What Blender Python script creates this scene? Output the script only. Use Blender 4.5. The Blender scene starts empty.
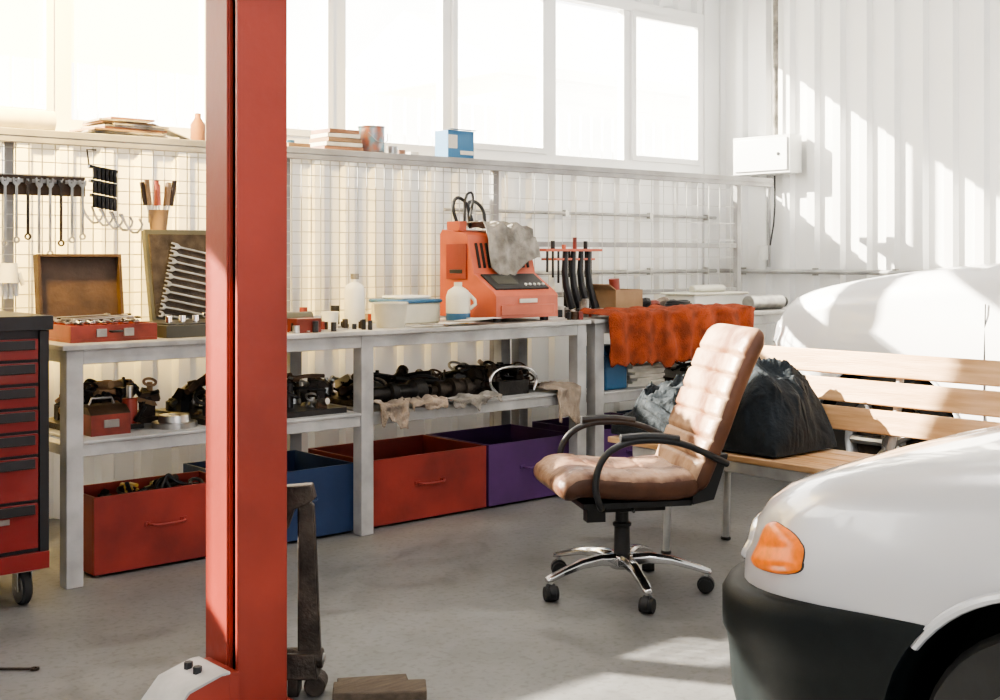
import bpy, bmesh, math, random
from mathutils import Vector, Matrix, noise, Euler
random.seed(7)
S=bpy.context.scene
R=math.radians

# ---------------------------------------------------------------- materials
def pm(name,col,rough=.5,metal=0,var=.12,scale=6,bump=0,col2=None,lo=.35,hi=.65,coat=0,detail=5,bscale=None,emis=0,stretch=None,sheen=0,spec=None):
    m=bpy.data.materials.new(name); m.use_nodes=True
    nt=m.node_tree; b=nt.nodes['Principled BSDF']
    tc=nt.nodes.new('ShaderNodeTexCoord'); n=nt.nodes.new('ShaderNodeTexNoise')
    n.inputs['Scale'].default_value=scale; n.inputs['Detail'].default_value=detail
    src=tc.outputs['Object']
    if stretch:
        mp=nt.nodes.new('ShaderNodeMapping'); mp.inputs['Scale'].default_value=stretch
        nt.links.new(src,mp.inputs['Vector']); src=mp.outputs['Vector']
    nt.links.new(src,n.inputs['Vector'])
    r=nt.nodes.new('ShaderNodeValToRGB')
    r.color_ramp.elements[0].position=lo; r.color_ramp.elements[1].position=hi
    c2=col2 if col2 else tuple(max(0,c*(1-var)) for c in col)
    r.color_ramp.elements[0].color=(*c2,1); r.color_ramp.elements[1].color=(*col,1)
    nt.links.new(n.outputs['Fac'],r.inputs['Fac']); nt.links.new(r.outputs['Color'],b.inputs['Base Color'])
    b.inputs['Roughness'].default_value=rough; b.inputs['Metallic'].default_value=metal
    if spec is not None: b.inputs['Specular IOR Level'].default_value=spec
    if coat: b.inputs['Coat Weight'].default_value=coat; b.inputs['Coat Roughness'].default_value=.05
    if sheen: b.inputs['Sheen Weight'].default_value=sheen
    if emis:
        b.inputs['Emission Color'].default_value=(*col,1); b.inputs['Emission Strength'].default_value=emis
    if bump:
        n2=nt.nodes.new('ShaderNodeTexNoise'); n2.inputs['Scale'].default_value=bscale or scale*6; n2.inputs['Detail'].default_value=6
        nt.links.new(src,n2.inputs['Vector'])
        bp=nt.nodes.new('ShaderNodeBump'); bp.inputs['Strength'].default_value=bump; bp.inputs['Distance'].default_value=.01
        nt.links.new(n2.outputs['Fac'],bp.inputs['Height']); nt.links.new(bp.outputs['Normal'],b.inputs['Normal'])
    return m
M={}
M['wallwhite']=pm('painted_sheet',(.84,.84,.83),.45,0,.05,1.5)
M['frame']=pm('window_frame_white',(.88,.88,.87),.4,0,.04,3)
M['steelpaint']=pm('grey_white_paint',(.47,.465,.455),.5,0,.38,6,.15)
M['shelfgrey']=pm('shelf_grey_paint',(.38,.37,.36),.5,0,.3,6,.15)
M['benchtop']=pm('bench_top',(.56,.54,.51),.45,0,.55,5,.2)
M['wire']=pm('wire_white',(.54,.53,.50),.4,.3,.1)
M['red']=pm('lift_red',(.33,.046,.028),.42,0,.35,2.2,.15,bscale=20)
M['binred']=pm('bin_red',(.29,.036,.026),.5,0,.4,4,.1)
M['binblue']=pm('bin_blue',(.022,.048,.125),.5,0,.3,4,.1)
M['binpurple']=pm('bin_purple',(.10,.038,.15),.5,0,.3,4,.1)
M['chestred']=pm('chest_red',(.22,.017,.015),.35,0,.25,3,coat=.3)
M['black']=pm('black_plastic',(.018,.018,.02),.45,0,.3,8)
M['blackmetal']=pm('black_metal',(.030,.028,.027),.45,.5,.5,12,.3)
M['iron']=pm('oily_iron',(.07,.055,.045),.5,.6,.6,16,.3)
M['steel']=pm('steel',(.50,.49,.47),.32,.9,.4,12)
M['chrome']=pm('chrome',(.75,.75,.76),.12,1,.05,10)
M['carwhite']=pm('car_paint_white',(.80,.80,.81),.28,.0,.02,1,coat=.8)
M['carsilver']=pm('car_paint_silver',(.54,.54,.565),.28,.2,.02,1,coat=.9)
M['bumper']=pm('bumper_plastic',(.006,.009,.010),.55,0,.2,20,.08,bscale=300,spec=.16)
M['rubber']=pm('tyre_rubber',(.02,.02,.02),.75,0,.3,20)
M['glass']=pm('car_glass',(.03,.04,.045),.05,0,.05,1,coat=1)
M['amber']=pm('amber_lens',(.78,.17,.008),.3,0,.35,40,emis=.12)
M['lampglass']=pm('headlamp_lens',(.7,.72,.75),.08,.4,.1,20,coat=1)
M['wood']=pm('pine_slats',(.68,.44,.25),.5,0,.3,3,.15,stretch=(12,1,12),col2=(.48,.28,.13),coat=.15)
M['oldwood']=pm('old_wood',(.11,.08,.055),.8,0,.4,8,.4,stretch=(1,8,8))
M['leather']=pm('worn_leather',(.44,.29,.19),.45,0,.3,7,.3,col2=(.17,.072,.034),lo=.36,hi=.60,bscale=40)
M['leatherseat']=pm('worn_leather_seat',(.36,.22,.14),.42,0,.3,9,.35,col2=(.11,.042,.022),lo=.38,hi=.60,bscale=50)
M['leatherbrown']=pm('brown_leather',(.15,.060,.030),.45,0,.3,6,.25,col2=(.07,.028,.015),bscale=40)
M['orange']=pm('machine_orange',(.56,.13,.07),.4,0,.3,5)
M['orangetowel']=pm('orange_towel',(.38,.066,.018),.95,0,.5,14,.9,bscale=150)
M['ragbeige']=pm('rag_beige',(.42,.34,.27),.95,0,.5,10,.7,bscale=120)
M['raggrey']=pm('rag_grey',(.38,.35,.31),.95,0,.6,12,.7,bscale=120)
M['jacket']=pm('dark_denim_cloth',(.018,.026,.034),.9,0,.5,9,.6,bscale=70)
M['casebrown']=pm('case_brown',(.075,.042,.023),.6,0,.45,9,.3)
M['casedark']=pm('case_dark',(.06,.06,.05),.5,0,.3,7)
M['boxred']=pm('toolbox_red',(.27,.045,.03),.45,0,.5,9)
M['plasticwhite']=pm('white_plastic',(.74,.74,.71),.35,0,.1,6)
M['plasticclear']=pm('milky_plastic',(.66,.64,.54),.3,0,.2,6)
M['blue']=pm('blue_plastic',(.04,.14,.28),.35,0,.15,6)
M['boxblue']=pm('blue_carton',(.05,.18,.34),.5,0,.1,6)
M['yellow']=pm('yellow_liquid',(.55,.35,.08),.3,0,.2,6)
M['paper']=pm('paper',(.70,.66,.58),.85,0,.2,12)
M['book']=pm('book_cover',(.36,.18,.10),.6,0,.4,9)
M['cardboard']=pm('cardboard',(.36,.23,.13),.85,0,.3,6)
M['tin']=pm('paint_tin',(.18,.30,.36),.35,.5,.5,20,col2=(.45,.18,.12))
M['siding']=pm('outside_siding',(.85,.87,.90),.8,0,.05,1)
M['outfence']=pm('outside_fence',(.86,.86,.85),.6,0,.06,1)
M['outground']=pm('outside_ground',(.65,.63,.6),.9,0,.15,.5)
M['yard_glow']=pm('outside_warm_glow',(.98,.78,.28),.8,0,.08,1,emis=2.5)  # emissive yellow, added to warm the view through the left windows
M['ceilm']=pm('ceiling_sheet',(.75,.75,.75),.7,0,.08,1)
M['fill_bulb']=pm('warm_fill_bulb',(1,.72,.35),.4,0,.02,1,emis=6)  # glow inside the added warm fill light
def concrete():
    m=bpy.data.materials.new('concrete_floor'); m.use_nodes=True; nt=m.node_tree; b=nt.nodes['Principled BSDF']
    tc=nt.nodes.new('ShaderNodeTexCoord')
    def nz(s,d=8,dist=0):
        n=nt.nodes.new('ShaderNodeTexNoise'); n.inputs['Scale'].default_value=s; n.inputs['Detail'].default_value=d; n.inputs['Distortion'].default_value=dist
        nt.links.new(tc.outputs['Object'],n.inputs['Vector']); return n
    a=nz(1.3,8,.5); c=nz(6,12,1.2); d=nz(45,6)
    r1=nt.nodes.new('ShaderNodeValToRGB'); r1.color_ramp.elements[0].position=.28; r1.color_ramp.elements[1].position=.72
    r1.color_ramp.elements[0].color=(.135,.135,.135,1); r1.color_ramp.elements[1].color=(.205,.204,.203,1)
    nt.links.new(a.outputs['Fac'],r1.inputs['Fac'])
    r2=nt.nodes.new('ShaderNodeValToRGB'); r2.color_ramp.elements[0].position=.34; r2.color_ramp.elements[1].position=.56
    r2.color_ramp.elements[0].color=(.66,.65,.64,1); r2.color_ramp.elements[1].color=(1,1,1,1)
    nt.links.new(c.outputs['Fac'],r2.inputs['Fac'])
    mx=nt.nodes.new('ShaderNodeMix'); mx.data_type='RGBA'; mx.blend_type='MULTIPLY'; mx.inputs[0].default_value=.6
    nt.links.new(r1.outputs['Color'],mx.inputs[6]); nt.links.new(r2.outputs['Color'],mx.inputs[7])
    r3=nt.nodes.new('ShaderNodeValToRGB'); r3.color_ramp.elements[0].position=.36; r3.color_ramp.elements[1].position=.48
    r3.color_ramp.elements[0].color=(.5,.49,.47,1); r3.color_ramp.elements[1].color=(1,1,1,1)
    nt.links.new(d.outputs['Fac'],r3.inputs['Fac'])
    m2=nt.nodes.new('ShaderNodeMix'); m2.data_type='RGBA'; m2.blend_type='MULTIPLY'; m2.inputs[0].default_value=.4
    nt.links.new(mx.outputs[2],m2.inputs[6]); nt.links.new(r3.outputs['Color'],m2.inputs[7])
    nt.links.new(m2.outputs[2],b.inputs['Base Color'])
    mr=nt.nodes.new('ShaderNodeMapRange'); mr.inputs[3].default_value=.34; mr.inputs[4].default_value=.58
    nt.links.new(c.outputs['Fac'],mr.inputs[0]); nt.links.new(mr.outputs[0],b.inputs['Roughness'])
    bp=nt.nodes.new('ShaderNodeBump'); bp.inputs['Strength'].default_value=.15; bp.inputs['Distance'].default_value=.01
    nt.links.new(c.outputs['Fac'],bp.inputs['Height']); nt.links.new(bp.outputs['Normal'],b.inputs['Normal'])
    return m
M['concrete']=concrete()
def paneglass():   # mostly clear; translucent mix stands in for bright haze at the windows
    m=bpy.data.materials.new('window_glass_haze'); m.use_nodes=True; nt=m.node_tree
    for n in list(nt.nodes):
        if n.type!='OUTPUT_MATERIAL': nt.nodes.remove(n)
    o=[n for n in nt.nodes if n.type=='OUTPUT_MATERIAL'][0]
    t=nt.nodes.new('ShaderNodeBsdfTransparent'); g=nt.nodes.new('ShaderNodeBsdfGlossy'); g.inputs['Roughness'].default_value=.02
    tr=nt.nodes.new('ShaderNodeBsdfTranslucent'); tr.inputs['Color'].default_value=(1,.98,.93,1)
    tc=nt.nodes.new('ShaderNodeTexCoord'); n=nt.nodes.new('ShaderNodeTexNoise'); n.inputs['Scale'].default_value=1.3
    nt.links.new(tc.outputs['Object'],n.inputs['Vector'])
    mr=nt.nodes.new('ShaderNodeMapRange'); mr.inputs[1].default_value=.3; mr.inputs[2].default_value=.7; mr.inputs[3].default_value=.08; mr.inputs[4].default_value=.15
    nt.links.new(n.outputs['Fac'],mr.inputs[0])
    m1=nt.nodes.new('ShaderNodeMixShader'); nt.links.new(mr.outputs[0],m1.inputs[0])
    nt.links.new(t.outputs[0],m1.inputs[1]); nt.links.new(tr.outputs[0],m1.inputs[2])
    mx=nt.nodes.new('ShaderNodeMixShader'); mx.inputs[0].default_value=.04
    nt.links.new(m1.outputs[0],mx.inputs[1]); nt.links.new(g.outputs[0],mx.inputs[2]); nt.links.new(mx.outputs[0],o.inputs[0])
    return m
M['pane']=paneglass()

# ---------------------------------------------------------------- mesh builder
class B:
    def __init__(s,name):
        s.name=name; s.bm=bmesh.new(); s.mats=[]; s.M=Matrix.Identity(4)
    def mi(s,k):
        if k not in s.mats: s.mats.append(k)
        return s.mats.index(k)
    def v(s,p): return s.bm.verts.new(s.M@Vector(p))
    def f(s,vs,k):
        try:
            f=s.bm.faces.new(vs); f.material_index=s.mi(k); return f
        except ValueError: return None
    def box(s,c,d,k,rot=(0,0,0),taper=1):
        Rm=Euler(rot).to_matrix(); c=Vector(c); vs=[]
        for z in(-.5,.5):
            tt=taper if z>0 else 1
            for x,y in((-.5,-.5),(.5,-.5),(.5,.5),(-.5,.5)):
                vs.append(s.v(c+Rm@Vector((x*d[0]*tt,y*d[1]*tt,z*d[2]))))
        for q in((3,2,1,0),(4,5,6,7),(0,1,5,4),(1,2,6,5),(2,3,7,6),(3,0,4,7)): s.f([vs[i] for i in q],k)
        return s
    def b2(s,a,b,k):
        return s.box([(a[i]+b[i])/2 for i in range(3)],[abs(b[i]-a[i]) for i in range(3)],k)
    def ring_loft(s,rings,k,closed=True,cap=True,ks=None):
        vr=[[s.v(p) for p in r] for r in rings]; n=len(vr[0])
        for i in range(len(vr)-1):
            kk=ks[i] if ks else k
            for j in range(n if closed else n-1):
                s.f([vr[i][j],vr[i][(j+1)%n],vr[i+1][(j+1)%n],vr[i+1][j]],kk)
        if cap and closed:
            s.f(vr[0][::-1],ks[0] if ks else k); s.f(vr[-1],ks[-1] if ks else k)
        return s
    def cyl(s,p1,p2,r1,k,r2=None,seg=16,cap=True):
        p1=Vector(p1);p2=Vector(p2); r2=r1 if r2 is None else r2
        d=(p2-p1).normalized(); u=d.orthogonal().normalized(); w=d.cross(u)
        rs=[[p+(u*math.cos(2*math.pi*i/seg)+w*math.sin(2*math.pi*i/seg))*r for i in range(seg)] for p,r in((p1,r1),(p2,r2))]
        return s.ring_loft(rs,k,cap=cap)
    def lathe(s,c,prof,k,axis='Z',seg=24,ks=None):
        c=Vector(c); rs=[]
        for r,h in prof:
            ring=[]
            for i in range(seg):
                a=2*math.pi*i/seg; x,y=r*math.cos(a),r*math.sin(a)
                p={'Z':(x,y,h),'X':(h,x,y),'Y':(y,h,x)}[axis]
                ring.append(c+Vector(p))
            rs.append(ring)
        return s.ring_loft(rs,k,ks=ks)
    def tube(s,pts,r,k,seg=8,sm=0,closed=False):
        pts=[Vector(p) for p in pts]
        for _ in range(sm):
            n=[pts[0]]
            for a,b in zip(pts,pts[1:]): n+= [a*.75+b*.25,a*.25+b*.75]
            n.append(pts[-1]); pts=n
        rs=[]; prev=None
        for i,p in enumerate(pts):
            if i==0:d=pts[1]-p
            elif i==len(pts)-1:d=p-pts[-2]
            else:d=pts[i+1]-pts[i-1]
            if d.length<1e-9:d=Vector((0,0,1))
            d.normalize()
            u=(prev-d*prev.dot(d)) if prev else d.orthogonal()
            if u.length<1e-6:u=d.orthogonal()
            u.normalize(); prev=u; w=d.cross(u)
            rr=r if not isinstance(r,(list,tuple)) else r[0]+(r[1]-r[0])*i/(len(pts)-1)
            rs.append([p+(u*math.cos(2*math.pi*j/seg)+w*math.sin(2*math.pi*j/seg))*rr for j in range(seg)])
        return s.ring_loft(rs,k)
    def grid(s,fn,nu,nv,k,kf=None):
        vs=[[s.v(fn(i/nu,j/nv)) for j in range(nv+1)] for i in range(nu+1)]
        for i in range(nu):
            for j in range(nv):
                s.f([vs[i][j],vs[i+1][j],vs[i+1][j+1],vs[i][j+1]],kf(i/nu,j/nv) if kf else k)
        return s
    def prism(s,poly,a,b,k,axis='X'):
        def P(u,w,t): return {'X':(t,u,w),'Y':(u,t,w),'Z':(u,w,t)}[axis]
        return s.ring_loft([[P(u,w,t) for u,w in poly] for t in(a,b)],k)
    def done(s,bevel=0,solid=0,sub=0,sharp=38,parent=None,seg=2,smooth=True):
        bmesh.ops.recalc_face_normals(s.bm,faces=s.bm.faces)
        me=bpy.data.meshes.new(s.name+'_mesh'); s.bm.to_mesh(me); s.bm.free()
        for k in s.mats: me.materials.append(M[k])
        if smooth:
            me.polygons.foreach_set('use_smooth',[True]*len(me.polygons)); me.set_sharp_from_angle(angle=R(sharp))
        o=bpy.data.objects.new(s.name,me); S.collection.objects.link(o)
        if solid:
            m=o.modifiers.new('t','SOLIDIFY'); m.thickness=solid; m.offset=0
        if bevel:
            m=o.modifiers.new('b','BEVEL'); m.width=bevel; m.segments=seg; m.limit_method='ANGLE'; m.angle_limit=R(40)
        if sub:
            m=o.modifiers.new('s','SUBSURF'); m.levels=sub; m.render_levels=sub
        if parent: o.parent=parent
        return o
def empty(name,loc=(0,0,0),rz=0):
    e=bpy.data.objects.new(name,None); e.location=loc; e.rotation_euler=(0,0,rz); e.empty_display_size=.1; S.collection.objects.link(e); return e

# ---------------------------------------------------------------- room
YB=5.77; XR=7.2; HC=4.0; XL=-4.0; YF=-5.0
b=B('floor'); b.b2((XL,YF,-.1),(XR+.12,YB+.12,0),'concrete'); b.done(smooth=False)
def corr(name,axis,a0,a1,z0,z1,pos,sgn,k,pitch=.2,dep=.036):
    b=B(name); prof=[]; a=a0
    while a<a1-1e-6:
        for da,h in((0,0),(.1,0),(.12,1),(.18,1)):
            if a+da*pitch/.2<=a1: prof.append((a+da*pitch/.2,h))
        a+=pitch
    prof.append((a1,0))
    rows=[]
    for z in(z0,z1):
        rows.append([(p,pos+sgn*dep*h,z) if axis=='X' else (pos+sgn*dep*h,p,z) for p,h in prof])
    vs=[[b.v(p) for p in r] for r in rows]
    for j in range(len(prof)-1): b.f([vs[0][j],vs[0][j+1],vs[1][j+1],vs[1][j]],k)
    if axis=='X': b.b2((a0,pos+.02*-sgn+0,z0),(a1,pos-sgn*.1,z1),k)
    else: b.b2((pos-sgn*.02,a0,z0),(pos-sgn*.1,a1,z1),k)
    return b.done(smooth=False)
ZW0,ZW1=1.80,2.95
corr('wall_back','X',XL,XR,0,ZW0,YB,-1,'wallwhite')
corr('wall_back_upper','X',XL,XR,ZW1,HC,YB,-1,'wallwhite')
corr('wall_right','Y',YF,YB,0,HC,XR,-1,'wallwhite')
b=B('ceiling'); b.b2((XL,YF,HC),(XR+.12,YB+.12,HC+.1),'ceilm'); b.done(smooth=False)
b=B('wall_left'); b.b2((XL-.1,YF,0),(XL,YB,HC),'wallwhite'); b.done(smooth=False)
b=B('wall_front'); b.b2((XL,YF-.1,0),(-2.5,YF,HC),'wallwhite'); b.b2((4.0,YF-.1,0),(XR,YF,HC),'wallwhite'); b.b2((-2.5,YF-.1,3.3),(4.0,YF,HC),'wallwhite'); b.done(smooth=False)
mul=[-3.9,-2.95,-2.2,-1.45,-.65,.1,.85,1.6,2.33,3.1,3.88,4.65,5.49,6.21,7.0]
for i in range(0,len(mul)-1,2):
    b=B('window_%d'%(i//2+1)); a=mul[i]; c=mul[i+2] if i+2<len(mul) else mul[-1]; m=mul[i+1]
    y0,y1=YB-.03,YB+.05
    b.b2((a,y0,ZW0),(c,y1,ZW0+.07),'frame'); b.b2((a,y0,ZW1-.07),(c,y1,ZW1),'frame')
    b.b2((a,y0,ZW0+.07),(a+.045,y1,ZW1-.07),'frame'); b.b2((c-.045,y0,ZW0+.07),(c,y1,ZW1-.07),'frame')
    b.b2((m-.03,y0+.01,ZW0+.07),(m+.03,y1-.01,ZW1-.07),'frame')
    s0,s1=m+.031,c-.046; za,zb=ZW0+.071,ZW1-.071
    b.b2((s0,y0-.015,za),(s0+.035,y0+.02,zb),'frame'); b.b2((s1-.035,y0-.015,za),(s1,y0+.02,zb),'frame')
    b.b2((s0+.0352,y0-.014,za),(s1-.0352,y0+.02,za+.035),'frame'); b.b2((s0+.0352,y0-.014,zb-.035),(s1-.0352,y0+.02,zb),'frame')
    b.b2((a+.045,YB+.005,ZW0+.07),(m-.03,YB+.0052,ZW1-.07),'pane'); b.b2((m+.03,YB+.005,ZW0+.07),(c-.045,YB+.0052,ZW1-.07),'pane')
    b.done(smooth=False)
b=B('trim_sill'); b.b2((XL,YB-.07,ZW0-.03),(6.99,YB-.038,ZW0),'frame'); b.done(bevel=.004)
b=B('trim_corner'); b.b2((7.0,YB-.04,0),(XR,YB+.06,HC),'frame'); b.done(bevel=.004)

# outside
b=B('ground_outside'); b.b2((-30,YB+.15,-.15),(60,70,-.1),'outground'); b.done(smooth=False)
b=B('yard_fence'); x=-6
while x<24:
    b.b2((x,9.6,-.1),(x+.14,9.63,2.75),'outfence'); x+=.17
b.b2((-6,9.63,.5),(24,9.68,.6),'outfence'); b.b2((-6,9.63,2.3),(24,9.68,2.4),'outfence'); b.done(smooth=False)
b=B('neighbour_building')
b.b2((15,17,-.1),(32,22,4.6),'siding')
for i in range(18): b.b2((14.98,16.97,.1+i*.25),(32,17,.1+i*.25+.03),'frame')
b.prism([(16.7,4.5),(16.7,4.7),(19.5,6.0),(22.3,4.7),(22.3,4.5)],14.7,32,'outfence','X')
b.done(smooth=False)
b=B('warm_glow_block'); b.b2((-6,20,-.1),(11.5,24,6.2),'yard_glow'); b.prism([(19.7,6.1),(22,7.4),(24.3,6.1)],-6.2,11.7,'outfence','X'); b.done(smooth=False)  # made-up glowing block, tints the left windows warm

# ---------------------------------------------------------------- workbenches
def workbench(name,xs,yf,yr,h,zs,lw=.065,top='benchtop'):
    b=B(name); k='steelpaint'
    x0,x1=xs[0]-lw/2,xs[-1]+lw/2
    b.b2((x0-.02,yf-.015,h-.02),(x1+.02,yr+.01,h),top)
    for x in xs:
        for y in(yf,yr-lw): b.b2((x-lw/2,y,0),(x+lw/2,y+lw,h-.0205),k)
        b.b2((x-lw/2+.01,yf+lw,h-.07),(x+lw/2-.01,yr-lw,h-.022),k)
        b.b2((x-lw/2+.01,yf+lw,zs-.055),(x+lw/2-.01,yr-lw,zs-.014),k)
    for a,c in zip(xs,xs[1:]):
        b.b2((a+lw/2,yf+.002,h-.075),(c-lw/2,yf+.04,h-.0205),k); b.b2((a+lw/2,yr-.04,h-.075),(c-lw/2,yr-.002,h-.0205),k)
        b.b2((a+lw/2,yf+.008,zs-.06),(c-lw/2,yf+.045,zs-.012),k)
        b.b2((a+lw/2,yf+.0,zs-.012),(c-lw/2,yr-.02,zs),k)
    return b.done(bevel=.003,smooth=False)
YF1,YR1,HB,ZS=4.51,5.16,.90,.54
workbench('workbench',[1.880,3.20,4.535],YF1,YR1,HB,ZS)
workbench('workbench',[4.665,6.54],YF1,YR1,HB,ZS-.02)
b=B('wall_shelf'); k='shelfgrey'
b.b2((1.2,4.97,1.705),(6.78,5.22,1.735),k)
b.b2((1.2,4.972,1.68),(6.78,5.0,1.7048),k)
for x in(1.88,3.2,4.535,6.68):
    b.b2((x-.02,YR1+.015,0),(x+.02,YR1+.05,1.7),k)
for z in(1.28,.99): b.b2((4.556,YR1+.02,z),(6.659,YR1+.045,z+.03),k)
b.done(bevel=.003,smooth=False)
b=B('wire_mesh_panel'); y=YR1+.0125
x=1.3
while x<4.53: b.box((x,y,1.325),(.004,.004,.75),'wire'); x+=.055
z=.96
while z<1.7: b.box((2.915,y-.004,z),(3.23,.004,.004),'wire'); z+=.055
b.done(smooth=False)
b=B('wire_mesh_panel'); x=4.6
while x<6.6: b.box((x,y,1.345),(.003,.003,.71),'wire'); x+=.11
z=1.0
while z<1.7: b.box((5.60,y-.004,z),(2.04,.003,.003),'wire'); z+=.11
b.done(smooth=False)

def bin_(name,x0,x1,k,h=.31,yf=4.585,dy=.50,kh='blackmetal'):
    b=B(name); t=.012; yb=yf+dy; z0=.012
    b.b2((x0,yf,z0),(x1,yf+t,h),k); b.b2((x0,yb-t,z0),(x1,yb,h),k)
    b.b2((x0,yf+t,z0),(x0+t,yb-t,h),k); b.b2((x1-t,yf+t,z0),(x1,yb-t,h),k)
    b.b2((x0+t,yf+t,z0),(x1-t,yb-t,z0+t),k)
    for (px,py) in((x0+.05,yf+.05),(x1-.05,yf+.05),(x0+.05,yb-.05),(x1-.05,yb-.05)): b.cyl((px,py,0),(px,py,z0+.001),.02,'black',seg=10)
    c=(x0+x1)/2; zz=h*.58
    b.tube([(c-.075,yf,zz),(c-.07,yf-.025,zz),(c-.05,yf-.032,zz-.004),(c+.05,yf-.032,zz-.004),(c+.07,yf-.025,zz),(c+.075,yf,zz)],.006,k,sm=1)
    for q in(-.075,.075): b.box((c+q,yf-.002,zz),(.03,.006,.02),k)
    return b.done(bevel=.002,smooth=False)
bin_('storage_bin_red',1.985,2.575,'binred',dy=.28); bin_('storage_bin_blue',2.61,3.19,'binblue')
bin_('storage_bin_red',3.26,3.955,'binred'); bin_('storage_bin_purple',3.97,4.56,'binpurple')
bin_('storage_bin_purple',4.72,5.35,'binpurple'); bin_('storage_bin_blue',5.4,5.95,'binblue')
def parts_heap(name,x0,x1,y0,y1,z0,hmax,n,kinds=('iron','blackmetal','steel'),seed=1,hoses=4):
    rnd=random.Random(seed); b=B(name)
    b.box(((x0+x1)/2,(y0+y1)/2,z0+.012),(x1-x0-.02,y1-y0-.02,.024),kinds[0])
    for i in range(n):
        t=rnd.random(); k=rnd.choice(kinds)
        x=rnd.uniform(x0+.05,x1-.05); y=rnd.uniform(y0+.05,y1-.05)
        zt=z0+rnd.uniform(.05,1)*hmax*.6
        if t<.28:
            a=rnd.uniform(0,3.1); L=min(rnd.uniform(.06,.20),(x1-x0)*.5,(y1-y0)*.5+.02); dx,dy=math.cos(a)*L*.5,math.sin(a)*L*.5
            x=min(max(x,x0+abs(dx)+.025),x1-abs(dx)-.025); y=min(max(y,y0+abs(dy)+.025),y1-abs(dy)-.025)
            q=rnd.uniform(-.03,.03); r=rnd.uniform(.006,.02)
            b.tube([(x-dx,y-dy,zt+.01-q),(x,y,zt+.02),(x+dx,y+dy,zt+.015+q)],r,k,sm=1)
            b.cyl((x+dx*.6,y+dy*.6,zt+.01+q*.5),(x+dx,y+dy,zt+.015+q),r*1.6,k,seg=10)
        elif t<.48:
            r=rnd.uniform(.015,.045); h=rnd.uniform(.01,.05); x=min(max(x,x0+r),x1-r); y=min(max(y,y0+r),y1-r)
            b.lathe((x,y,z0),[(r*.6,0),(r,.005),(r,zt-z0),(r*.7,zt-z0+.006),(r*.7,zt-z0+h*.5),(r*.35,zt-z0+h*.5+.004),(r*.3,zt-z0+h)],k,seg=14)
        elif t<.80:
            L=rnd.uniform(.03,.11)
            b.box((x,y,zt),(L,rnd.uniform(.02,.06),rnd.uniform(.015,.05)),k,rot=(rnd.uniform(-.5,.5),rnd.uniform(-.5,.5),rnd.uniform(0,3)),taper=rnd.uniform(.5,1))
            b.box((x,y,(z0+zt)/2),(.04,.04,zt-z0),kinds[0])
        else:
            r=rnd.uniform(.025,.05); x=min(max(x,x0+r),x1-r); pts=[(x+math.cos(q*.7)*r,y+math.sin(q*.7)*r*.6,zt+.02+math.sin(q*.7)*r*.5) for q in range(10)]
            b.tube(pts,rnd.uniform(.004,.009),k,sm=1); b.cyl((x,y,z0),(x,y,zt+.02),.012,k)
    for i in range(hoses):
        xa=rnd.uniform(x0+.04,(x0+x1)/2); xb=rnd.uniform((x0+x1)/2,x1-.04); m=6
        b.tube([(xa+(xb-xa)*j/m,min(y1-.03,max(y0+.02,rnd.uniform(y0,y0+.6*(y1-y0)))),z0+rnd.uniform(.25,.75)*hmax) for j in range(m+1)],rnd.uniform(.005,.010),'black',sm=3)
    return b.done(bevel=.0015)
parts_heap('scrap_parts',2.005,2.55,4.605,4.84,.026,.46,36,('iron','blackmetal','casedark','casebrown','yellow'),3)
parts_heap('scrap_parts',3.30,3.91,4.61,5.05,.026,.18,14,('iron','blackmetal'),4)
parts_heap('power_tools',2.45,3.14,4.56,5.08,ZS,.27,66,('black','blackmetal','iron','casedark','iron','casebrown','steel'),5,6)
parts_heap('engine_parts',3.26,4.48,4.72,5.12,ZS,.17,150,('iron','blackmetal','steel','iron','casebrown','ragbeige'),6,9)
parts_heap('greasy_tools',1.95,2.42,4.82,5.10,ZS,.25,44,('iron','black','casebrown','boxred','blackmetal','cardboard'),18,5)
b=B('drive_shaft'); 
b.lathe((3.30,4.64,ZS+.06),[(.02,-.0),(.03,.02),(.03,.10),(.045,.11),(.05,.14),(.035,.16),(.035,.22),(.055,.24),(.055,.30),(.03,.32)],'blackmetal','X'); b.done()
b=B('gear_shaft'); pr=[]
for i in range(7):
    r=[.02,.040,.03,.050,.035,.045,.02][i]; h=i*.04; pr+=[(r,h),(r,h+.035)]
b.lathe((3.66,4.655,ZS+.052),pr,'iron','X'); b.done()
b=B('brake_disc')
b.lathe((2.35,4.65,ZS+.0),[(.0,0),(.09,0),(.09,.022),(.065,.022),(.06,.05),(.025,.05),(.025,.045),(0,.045)],'steel'); b.done()
b=B('chrome_clamp'); b.tube([(4.04,4.6,ZS+.01),(3.98,4.6,ZS+.07),(4.02,4.6,ZS+.13),(4.13,4.6,ZS+.145),(4.25,4.6,ZS+.13),(4.31,4.6,ZS+.08),(4.28,4.6,ZS+.01)],.009,'chrome',sm=2)
b.box((4.15,4.63,ZS+.035),(.2,.06,.07),'blackmetal'); b.done(bevel=.004)
b=B('hand_toolbox'); b.b2((1.98,4.60,ZS),(2.14,4.78,ZS+.08),'boxred'); b.prism([(4.6,ZS+.08),(4.64,ZS+.11),(4.74,ZS+.11),(4.78,ZS+.08)],1.98,2.14,'casebrown'); b.tube([(2.01,4.69,ZS+.11),(2.02,4.69,ZS+.135),(2.10,4.69,ZS+.135),(2.11,4.69,ZS+.11)],.006,'steel'); b.b2((2.03,4.592,ZS+.03),(2.09,4.6,ZS+.06),'steel'); b.done(bevel=.004)
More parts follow.
